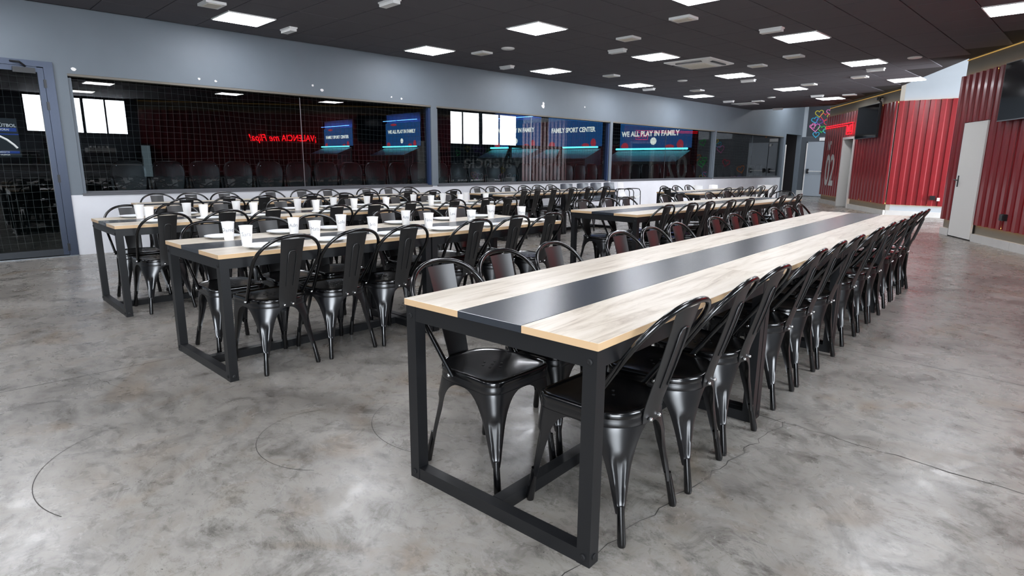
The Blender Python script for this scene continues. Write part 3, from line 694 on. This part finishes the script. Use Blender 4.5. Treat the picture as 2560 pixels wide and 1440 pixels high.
# ------------------------------------------------------------------ bar behind the photographer (seen mirrored)
bc = tag(empty('bar_counter', (2.25, 0, 0)), 'grey tiled bar counter mirrored in the glass at left', 'counter')
ob('body', MB().box(0, .55, .5, 5.0, 0, 1.10), 'bar_tile', bc); ob('worktop', MB().box(-.05, .6, .45, 5.05, 1.10, 1.14), 'bar_top', bc)
for k in range(9):
    for z in (.02, .56): ob('front_tile', MB().box(-.012, 0, .51+k*.5, 1.0+k*.5, z, z+.52), 'bar_tile', bc)
cm = tag(empty('coffee_machine', (2.5, 4.05, 1.14)), 'chrome espresso machine on the bar, mirrored in the glass', 'coffee machine')
ob('body', MB().box(-.18, .22, -.36, .36, .06, .16), 'steel_grey', cm); ob('back_panel', MB().box(.02, .24, -.36, .36, .16, .48), 'steel_grey', cm); ob('hood', MB().box(-.22, .24, -.37, .37, .34, .48), 'bar_top', cm)
for yy in (-.2, 0, .2):
    gpx = ob('group_head', MB().lathe([(.04, 0), (.04, .07), (.03, .09)], 14, (-.13, yy, .26)), 'steel_grey', cm); ob('portafilter', MB().tube([(-.13, yy, .25), (-.30, yy, .24)], .014, 6), 'dark_plastic', gpx)
for yy in (-.3, .3): ob('foot', MB().box(-.15, .2, yy-.03, yy+.03, 0, .06), 'dark_plastic', cm)
for k in range(5): tag(ob('coffee_cup', MB().lathe([(.0, 0), (.025, 0), (.035, .06), (.031, .06), (.022, .008), (0, .006)], 14), 'paper_white', loc=(2.58, 3.8+k*.11, 1.62), smooth=40), 'small white cup on top of the espresso machine, %s in its row' % ordi(k), 'cup', 'cups on the espresso machine')
for k, (yy, hh, m_) in enumerate(((2.3, .28, 'glass_green'), (2.48, .30, 'wood_dark'), (2.66, .26, 'glass_green'), (3.05, .30, 'wood_dark'), (3.3, .27, 'glass_green'))):
    tag(ob('bottle', MB().lathe([(0, 0), (.038, 0), (.038, hh*.6), (.014, hh*.78), (.014, hh), (0, hh)], 14), m_, loc=(2.66, yy, 1.14), smooth=40), 'dark glass bottle on the bar, %s from its end' % ordi(k), 'bottle', 'bottles on the bar')
for k in range(2): tag(ob('cup_stack', MB().lathe([(0, 0), (.03, 0), (.04, .22+.06*k), (0, .22+.06*k)], 16), 'paper_white', loc=(2.4, 2.85+.16*k, 1.14), smooth=40), ['short white stack of paper cups on the bar', 'taller white stack of paper cups on the bar'][k], 'cup stack')
fg = tag(empty('drinks_fridge', (2.55, 5.0-.02, 0)), 'tall lit drinks fridge at the end of the bar', 'fridge')
ob('cabinet', MB().box(-.25, .3, .08, .4, 0, 1.78), 'dark_plastic', fg); ob('lit_door', MB().box(-.262, -.25, .12, .36, .75, 1.72), 'fridge_light', fg); ob('door_handle', MB().box(-.29, -.262, .10, .125, 1.0, 1.4), 'steel_grey', fg)
mn = tag(empty('menu_board', (2.98, 2.9, 1.72)), 'black menu board on the wall behind the bar', 'sign')
ob('board', MB().box(-.02, 0, -.22, .22, -.16, .16), 'poster_black', mn)
for k in range(4): ob('menu_line', MB().box(-.024, -.02, -.16, .14-.05*(k % 2), .09-.06*k, .105-.06*k), 'text_white', mn)
for k in range(2): tag(ob('wall_shelf', MB().box(2.78, 3.0, 1.7, 2.55, 1.38+.1*k, 1.41+.1*k), 'white_plastic'), ['lower white shelf behind the bar', 'upper white shelf behind the bar'][k], 'shelf')

# ------------------------------------------------------------------ tables
TL, TW = 1.515, .885
def make_table():
    e = empty('dining_table')          # local x across (0..TW), y along (0..TL), origin at the centre of the base
    ox, oy = -TW/2, -TL/2
    bw3 = TW/3
    for k, m_ in enumerate(('oak', 'board_black', 'oak')):
        mb = MB(); x0, x1, y0, y1, c = ox+k*bw3+.0006, ox+(k+1)*bw3-.0006, oy+.001, oy+TL-.001, .0012
        mb.ring([[(x0, y0, .725), (x1, y0, .725), (x1, y1, .725), (x0, y1, .725)], [(x0, y0, .75-c), (x1, y0, .75-c), (x1, y1, .75-c), (x0, y1, .75-c)],
                 [(x0+c, y0+c, .75), (x1-c, y0+c, .75), (x1-c, y1-c, .75), (x0+c, y1-c, .75)]])
        mb.add([(x0, y0, .725), (x1, y0, .725), (x1, y1, .725), (x0, y1, .725)], [(3, 2, 1, 0)])
        ob('top_board', mb, m_, e)
    s_ = .05; a = .006
    for sx in (0, 1):
        for sy in (0, 1):
            x0 = ox+a if sx == 0 else ox+TW-a-s_; y0 = oy+a if sy == 0 else oy+TL-a-s_
            lg = ob('leg', MB().box(x0, x0+s_, y0, y0+s_, 0, .724), 'frame_black', e)
            yb = y0-.0005 if sy == 0 else y0+s_+.0005
            for z in (.685, .03):
                b_ = ob('bolt', MB().lathe([(.011, 0), (.011, .003), (.006, .005), (0, .004)], 10), 'rubber', lg, (x0+s_/2, yb, z)); b_.rotation_euler = (R(90) if sy == 0 else R(-90), 0, 0)
            xb = x0-.0005 if sx == 0 else x0+s_+.0005
            b_ = ob('bolt', MB().lathe([(.011, 0), (.011, .003), (.006, .005), (0, .004)], 10), 'rubber', lg, (xb, y0+s_/2, .03)); b_.rotation_euler = (0, R(-90) if sx == 0 else R(90), 0)
    for sy in (0, 1):
        y0 = oy+a if sy == 0 else oy+TL-a-s_
        ob('end_rail', MB().box(ox+a+s_, ox+TW-a-s_, y0+.002, y0+s_-.002, .665, .724), 'frame_black', e)
        ob('floor_bar', MB().box(ox+a+s_, ox+TW-a-s_, y0+.002, y0+s_-.002, .0, .05), 'frame_black', e)
    for sx in (0, 1):
        x0 = ox+a+.002 if sx == 0 else ox+TW-a-s_+.002
        ob('side_rail', MB().box(x0, x0+s_-.004, oy+a+s_, oy+TL-a-s_, .665, .724), 'frame_black', e)
    ob('stretcher', MB().box(-.025, .025, oy+a+s_, oy+TL-a-s_, 0, .05), 'frame_black', e)
    return e
tb0 = make_table(); TT = tree(tb0); used = [False]
ROWS = {}          # name: (x, y, yaw deg, units, description)
ROWS['F'] = (-1.8826, 1.2922, 4.284, 4, 'bare front row')
ROWS['B'] = (-4.3571, 1.1367, 1.446, 2, 'second row set with cups')
ROWS['C'] = (-6.4616, 1.113, -.4, 3, 'third row set with cups')
ROWS['D'] = (-8.54, 1.9, -.8, 3, 'row nearest the windows')
ROWS['E'] = (-7.88, 6.82, 0, 2, 'row by the white dado')
ROWS['G'] = (-4.33, 5.26, 0, 3, 'bare middle row')
ROWS['K'] = (-6.15, 10.0, 0, 2, 'farthest row')
def tw(t, u, v, z=0):
    x, y, a, _, _ = ROWS[t]; a = R(a)
    return (x-math.sin(a)*u+math.cos(a)*v, y+math.cos(a)*u+math.sin(a)*v, z)
for t, (x, y, a, nu, ds) in ROWS.items():
    for k in range(nu):
        o = tb0 if not used[0] else dup(tb0, TT); used[0] = True
        o.location = tw(t, TL*(k+.5), TW/2); o.rotation_euler[2] = R(a)
        pos = {0: 'nearest', nu-1: 'farthest'}.get(k, ordi(k))
        tag(o, 'oak and black table, %s unit of the %s' % (pos, ds), 'table', 'dining tables, '+ds)

# ------------------------------------------------------------------ chairs
def outline(n=96):
    cs = [(.176, .185, .055), (-.176, .185, .055), (-.170, -.188, .125), (.170, -.188, .125)]; pts = []
    for i, (x, y, r) in enumerate(cs):
        cx, cy = x-math.copysign(r, x), y-math.copysign(r, y); a0 = [0, 90, 180, 270][i]
        for k in range(13):
            a = R(a0+90*k/12); pts.append(Vector((cx+r*math.cos(a), cy+r*math.sin(a))))
    # arc-length resample
    L_ = [0]
    for i in range(len(pts)): L_.append(L_[-1]+(pts[(i+1) % len(pts)]-pts[i]).length)
    tot = L_[-1]
    def at(s):
        s %= tot
        for i in range(len(pts)):
            if L_[i] <= s <= L_[i+1]:
                f = (s-L_[i])/max(L_[i+1]-L_[i], 1e-9); return pts[i].lerp(pts[(i+1) % len(pts)], f)
        return pts[0]
    mids = [L_[i*13+6] for i in range(4)]
    return at, tot, mids
OUT, OTOT, OMID = outline()
def make_chair():
    e = empty('metal_chair')
    N = 64; loop = [OUT(OTOT*i/N) for i in range(N)]
    def rg(k, z): return [(q.x*k, q.y*k, z) for q in loop]
    ob('seat', MB().ring([rg(.97, .424), rg(1.012, .426), rg(1.02, .436), rg(1.008, .4475), rg(.975, .4515), rg(.93, .4475), rg(.86, .4455), rg(.5, .444), rg(.02, .4435)]), 'black_gloss', e, smooth=60)
    ob('apron', MB().ring([rg(1.0, .426), rg(1.004, .414), rg(1.012, .408), rg(1.006, .402), rg(1.002, .392), rg(.992, .392), rg(.99, .426)], False), 'black_satin', e, smooth=60)
    ho = MB()
    for x, y in ((0, .0), (.035, .02), (-.035, .02), (.035, -.02), (-.035, -.02), (0, .045), (0, -.045)): ho.lathe([(.006, 0), (.006, .001), (0, .0012)], 8, (x, y+.01, .4445))
    ob('drain_holes', ho, 'rubber', e)
    feet = [(.18, .215), (-.18, .215), (-.18, -.215), (.18, -.215)]
    zt, zb = .396, .105
    for i in range(4):
        c = OMID[i]; P0 = OUT(c); ha = (OMID[(i+1) % 4]-c) % OTOT/2; hb = (c-OMID[i-1]) % OTOT/2
        F = Vector(feet[i]); g = []; inn = Vector((-P0.x, -P0.y)).normalized()
        zs = [zt-(zt-zb)*(k/17)**1.35 for k in range(18)]
        for z in zs:
            t = (zt-z)/(zt-zb); sh = (F-P0*1.0)*((zt-z)/zt); row = []
            kk = max(0, 1-math.sqrt(t))**2.3
            for j in range(15):
                s_ = -1+2*j/14; hw = (.0135+.036*(1-t)**.8+((ha if s_ > 0 else hb)-.0495)*kk); q = OUT(c+s_*hw)
                fold = (.020*(s_*s_))*min(1, t*2.2)*(1-kk)
                grv = .014*math.exp(-(s_/.42)**4)*max(0, min(1, (t-.32)/.07))*max(0, min(1, (1.0-t)/.12+.1))
                q2 = q+sh+inn*(fold+grv); row.append((q2.x, q2.y, z))
            g.append(row)
        lg = ob('leg', MB().sheet(g, .0022, 1), 'black_satin', e, smooth=50)
        pc = P0+(F-P0)*((zt-.13)/zt)+inn*.011
        ob('foot_tube', MB().tube([(pc.x, pc.y, .135), (F.x+inn.x*.011, F.y+inn.y*.011, .012), (F.x+inn.x*.011, F.y+inn.y*.011, 0)], [.0125, .0155, .0135], 12), 'black_gloss', lg, smooth=50)
    # splat
    prof = [(-.196, .398), (-.199, .43), (-.205, .46), (-.217, .50), (-.236, .56), (-.254, .62), (-.271, .68), (-.287, .74), (-.302, .79), (-.312, .822)]
    g = []
    for k, (y, z) in enumerate(prof):
        hw = .053+.022*k/(len(prof)-1); g.append([(hw*(-1+2*j/10), y-.010*(1-(-1+2*j/10)**2)+.004, z) for j in range(11)])
    sp_ = ob('backrest', MB().sheet(g, .003, 1), 'chair_back_satin', e, smooth=50)
    def py(z):
        for (ya, za), (yb, zb_) in zip(prof, prof[1:]):
            if za <= z <= zb_: return ya+(yb-ya)*(z-za)/(zb_-za)
        return prof[-1][0]
    U = [(-.022, .53), (-.024, .60), (-.026, .68), (-.026, .73), (-.018, .748), (0, .752), (.018, .748), (.026, .73), (.026, .68), (.024, .60), (.022, .53)]
    ob('pressed_rib', MB().tube([(x, py(z)-.008, z) for x, z in U], 0.0032, 6), 'chair_back_satin', sp_, smooth=60)
    # hoop
    pts = []
    def hy(z): return -.045-(z-.44)*.70
    for z in (.425, .45, .50, .56, .62, .67): pts.append((-(.180+.030*(z-.425)/.245), hy(z), z))
    for k in range(1, 24):
        a = math.pi*(1-k/24); x = .210*math.copysign(abs(math.cos(a))**.88, math.cos(a)); z = .67+.172*abs(math.sin(a))**.88; pts.append((x, hy(z), z))
    for z in (.67, .62, .56, .50, .45, .425): pts.append((.180+.030*(z-.425)/.245, hy(z), z))
    ob('back_hoop', MB().tube(pts, .0105, 10), 'black_gloss', e, smooth=60)
    bmh = MB().lathe([(.0075, -.004), (.0075, .003), (.005, .0065), (0, .007)], 10).mesh('bolt', 50)
    for x, y, z, r_ in ((.028, -.2075, .412, (R(90), 0, 0)), (-.028, -.2075, .412, (R(90), 0, 0)), (.192, -.045, .432, (0, R(90), 0)), (-.192, -.045, .432, (0, R(-90), 0))):
        b_ = place('bolt', bmh, 'bolt_steel', e, (x, y, z)); b_.rotation_euler = r_
    return e
ch0 = make_chair(); CT = tree(ch0); cu = [False]
def chair(x, y, rz, label, group):
    o = ch0 if not cu[0] else dup(ch0, CT); cu[0] = True
    o.location = (x+random.uniform(-.012, .012), y+random.uniform(-.012, .012), 0); o.rotation_euler[2] = rz+R(random.uniform(-3, 3))
    return tag(o, label, 'chair', group)
RO, LO = [.355, .81, 1.225], [.30, .73, 1.15]
def side(t, us, right, desc):
    v = .70 if right else .165
    for i, u in enumerate(us):
        q = tw(t, u, v); sd = 'red-wall side' if right else 'window side'
        chair(q[0], q[1], R(ROWS[t][2])+(R(90) if right else R(-90)), 'black metal chair, %s from the near end, %s of the %s' % (ordi(i), sd, desc), 'black metal chairs at the '+desc)
def us(base, n): return [b+TL*k for k in range(n) for b in base]
side('F', us(RO, 4), True, 'bare front row'); side('F', us(LO, 4), False, 'bare front row')
side('B', us(RO, 2), True, 'second row'); side('B', us([.32, .74, 1.14], 2), False, 'second row')
side('C', us(RO, 3), True, 'third row'); side('C', us(LO, 3), False, 'third row')
side('D', us(RO, 3), True, 'row nearest the windows'); side('D', us(LO, 3), False, 'row nearest the windows')
side('E', [.33, .68, 1.08, 1.55, 2.05, 2.55], True, 'row by the dado'); side('E', [.3, .68, 1.05, 1.5, 1.9, 2.3], False, 'row by the dado')
side('G', [.38, .88, 1.32, 1.84, 2.40, 3.46, 4.1], True, 'bare middle row'); side('G', [.36, .87, 1.28, 2.22, 2.64, 3.54, 4.16], False, 'bare middle row')
side('K', [.85, 1.35, 1.85, 2.4, 3.0], True, 'farthest row'); side('K', [.5, .95, 1.45], False, 'farthest row')
q = tw('G', 4.72, .44); chair(q[0], q[1], R(180), 'black metal chair at the far end of the bare middle row', 'black metal chairs at table ends')
q = tw('K', -.05, .44); chair(q[0], q[1], 0, 'black metal chair at the near end of the farthest row', 'black metal chairs at table ends')

# plastic shell armchairs
def make_shell():
    e = empty('shell_armchair')
    prof = [(.22, .44), (.20, .452), (.10, .44), (-.05, .425), (-.14, .435), (-.19, .50), (-.225, .60), (-.25, .70), (-.265, .79), (-.268, .82)]
    g = []
    for k, (y, z) in enumerate(prof):
        f = k/(len(prof)-1); row = []
        for j in range(13):
            s_ = -1+2*j/12; hw = .22-.02*abs(f-.4); lift = .05*abs(s_)**3*(1-f*.6); fwd = .07*s_*s_*max(0, f-.4)
            row.append((hw*s_, y+fwd, z+lift-(.03*abs(s_)**3 if f > .9 else 0)))
        g.append(row)
    ob('shell', MB().sheet(g, .006, 1), 'shell_grey', e, smooth=50)
    for sx in (-1, 1):
        ob('arm_frame', MB().tube([(sx*.25, .23, 0), (sx*.25, .21, .60), (sx*.25, .18, .655), (sx*.25, .12, .665), (sx*.25, -.10, .665), (sx*.25, -.18, .65), (sx*.24, -.20, .60), (sx*.24, -.25, 0)], .011, 8), 'frame_black', e, smooth=50)
        ob('cross_tube', MB().tube([(sx*.25, .1, .42), (0, .1, .425)], .009, 6), 'frame_black', e)
    return e
sh0 = make_shell(); ST = tree(sh0)
shells = [(-8.52, 10.45, -90, 'shell_grey', 'grey plastic armchair against the white dado, nearest of its row'), (-8.52, 11.03, -90, 'shell_grey', 'grey plastic armchair against the white dado, second of its row'),
          (-8.52, 11.53, -90, 'shell_grey', 'grey plastic armchair against the white dado, third of its row'), (-8.52, 12.05, -90, 'shell_grey', 'grey plastic armchair against the white dado, fourth of its row'),
          (-8.5, 12.55, -75, 'shell_white', 'white plastic armchair at the end of the grey armchair row'), (-6.2, 12.1, -90, 'shell_white', 'white plastic armchair on the window side of the farthest row, nearer one'),
          (-6.2, 12.8, -90, 'shell_white', 'white plastic armchair on the window side of the farthest row, farther one'), (-5.6, 13.5, 180, 'shell_white', 'white plastic armchair at the far end of the farthest row')]
white_mesh = None
for i, (x, y, a, m_, lb) in enumerate(shells):
    o = sh0 if i == 0 else dup(sh0, ST); o.location = (x, y, 0); o.rotation_euler[2] = R(a); tag(o, lb, 'armchair', 'plastic armchairs')
    if m_ == 'shell_white':
        for c in bpy.data.objects:
            if c.parent == o and c.name.startswith('shell'):
                if white_mesh is None: white_mesh = c.data.copy(); white_mesh.materials[0] = MAT['shell_white']
                c.data = white_mesh

# ------------------------------------------------------------------ cups and plates
cup_me = MB().lathe([(0, .004), (.026, .004), (.027, 0), (.029, 0), (.0395, .116), (.0415, .1165), (.0415, .1205), (.0385, .1205), (.028, .008), (0, .007)], 28).mesh('paper_cup', 35)
plate_me = MB().lathe([(0, .006), (.045, .006), (.06, 0), (.068, .002), (.105, .016), (.112, .0175), (.112, .0195), (.103, .0185), (.07, .0065), (.05, .0085), (0, .0085)], 40).mesh('paper_plate', 40)
def cup_writing(parent, body, ang):
    me = text_mesh(body, .034, 0, 0)
    for v in me.vertices:
        x = v.co.x; z = v.co.y+.068+.002*math.sin(x*150); r = .029+(z/.116)*.0105+.0006; a = ang+x/r
        v.co = (r*math.cos(a), r*math.sin(a), z)
    return place('handwriting', me, 'ink', parent)
def setting(t, u, right, i, desc, name):
    sd = 'red-wall side' if right else 'window side'; lbl = '%s from the near end, %s of the %s' % (ordi(i), sd, desc)
    q = tw(t, u+random.uniform(-.02, .02), .755 if right else .12, .75)
    tag(place('paper_plate', plate_me, 'plate_white', None, q), 'white plate, '+lbl, 'plate', 'plates on the '+desc)
    q = tw(t, u+random.uniform(-.015, .03), .565 if right else .255, .75)
    c = place('paper_cup', cup_me, 'paper_white', None, q); tag(c, 'white paper cup, '+lbl, 'cup', 'paper cups on the '+desc)
    if name: cup_writing(c, name, math.atan2(-q[1], -q[0]))
NL = ['Daniel', 'Adri', 'Lola', 'Ana', 'Leo', 'Nuria']; NR = ['Sara', 'Mats', 'Iris', 'Noa', 'Hugo', 'Marc']
for i, u in enumerate([.32, .76, 1.14, 1.76, 2.27, 2.72]): setting('B', u, False, i, 'second row', NL[i])
for i, u in enumerate([.31, .76, 1.23, 1.71, 2.18, 2.80]): setting('B', u, True, i, 'second row', NR[i])
for i, u in enumerate(us(LO, 3)): setting('C', u, False, i, 'third row', None)
for i, u in enumerate(us([.33, .78, 1.2], 3)): setting('C', u, True, i, 'third row', None)
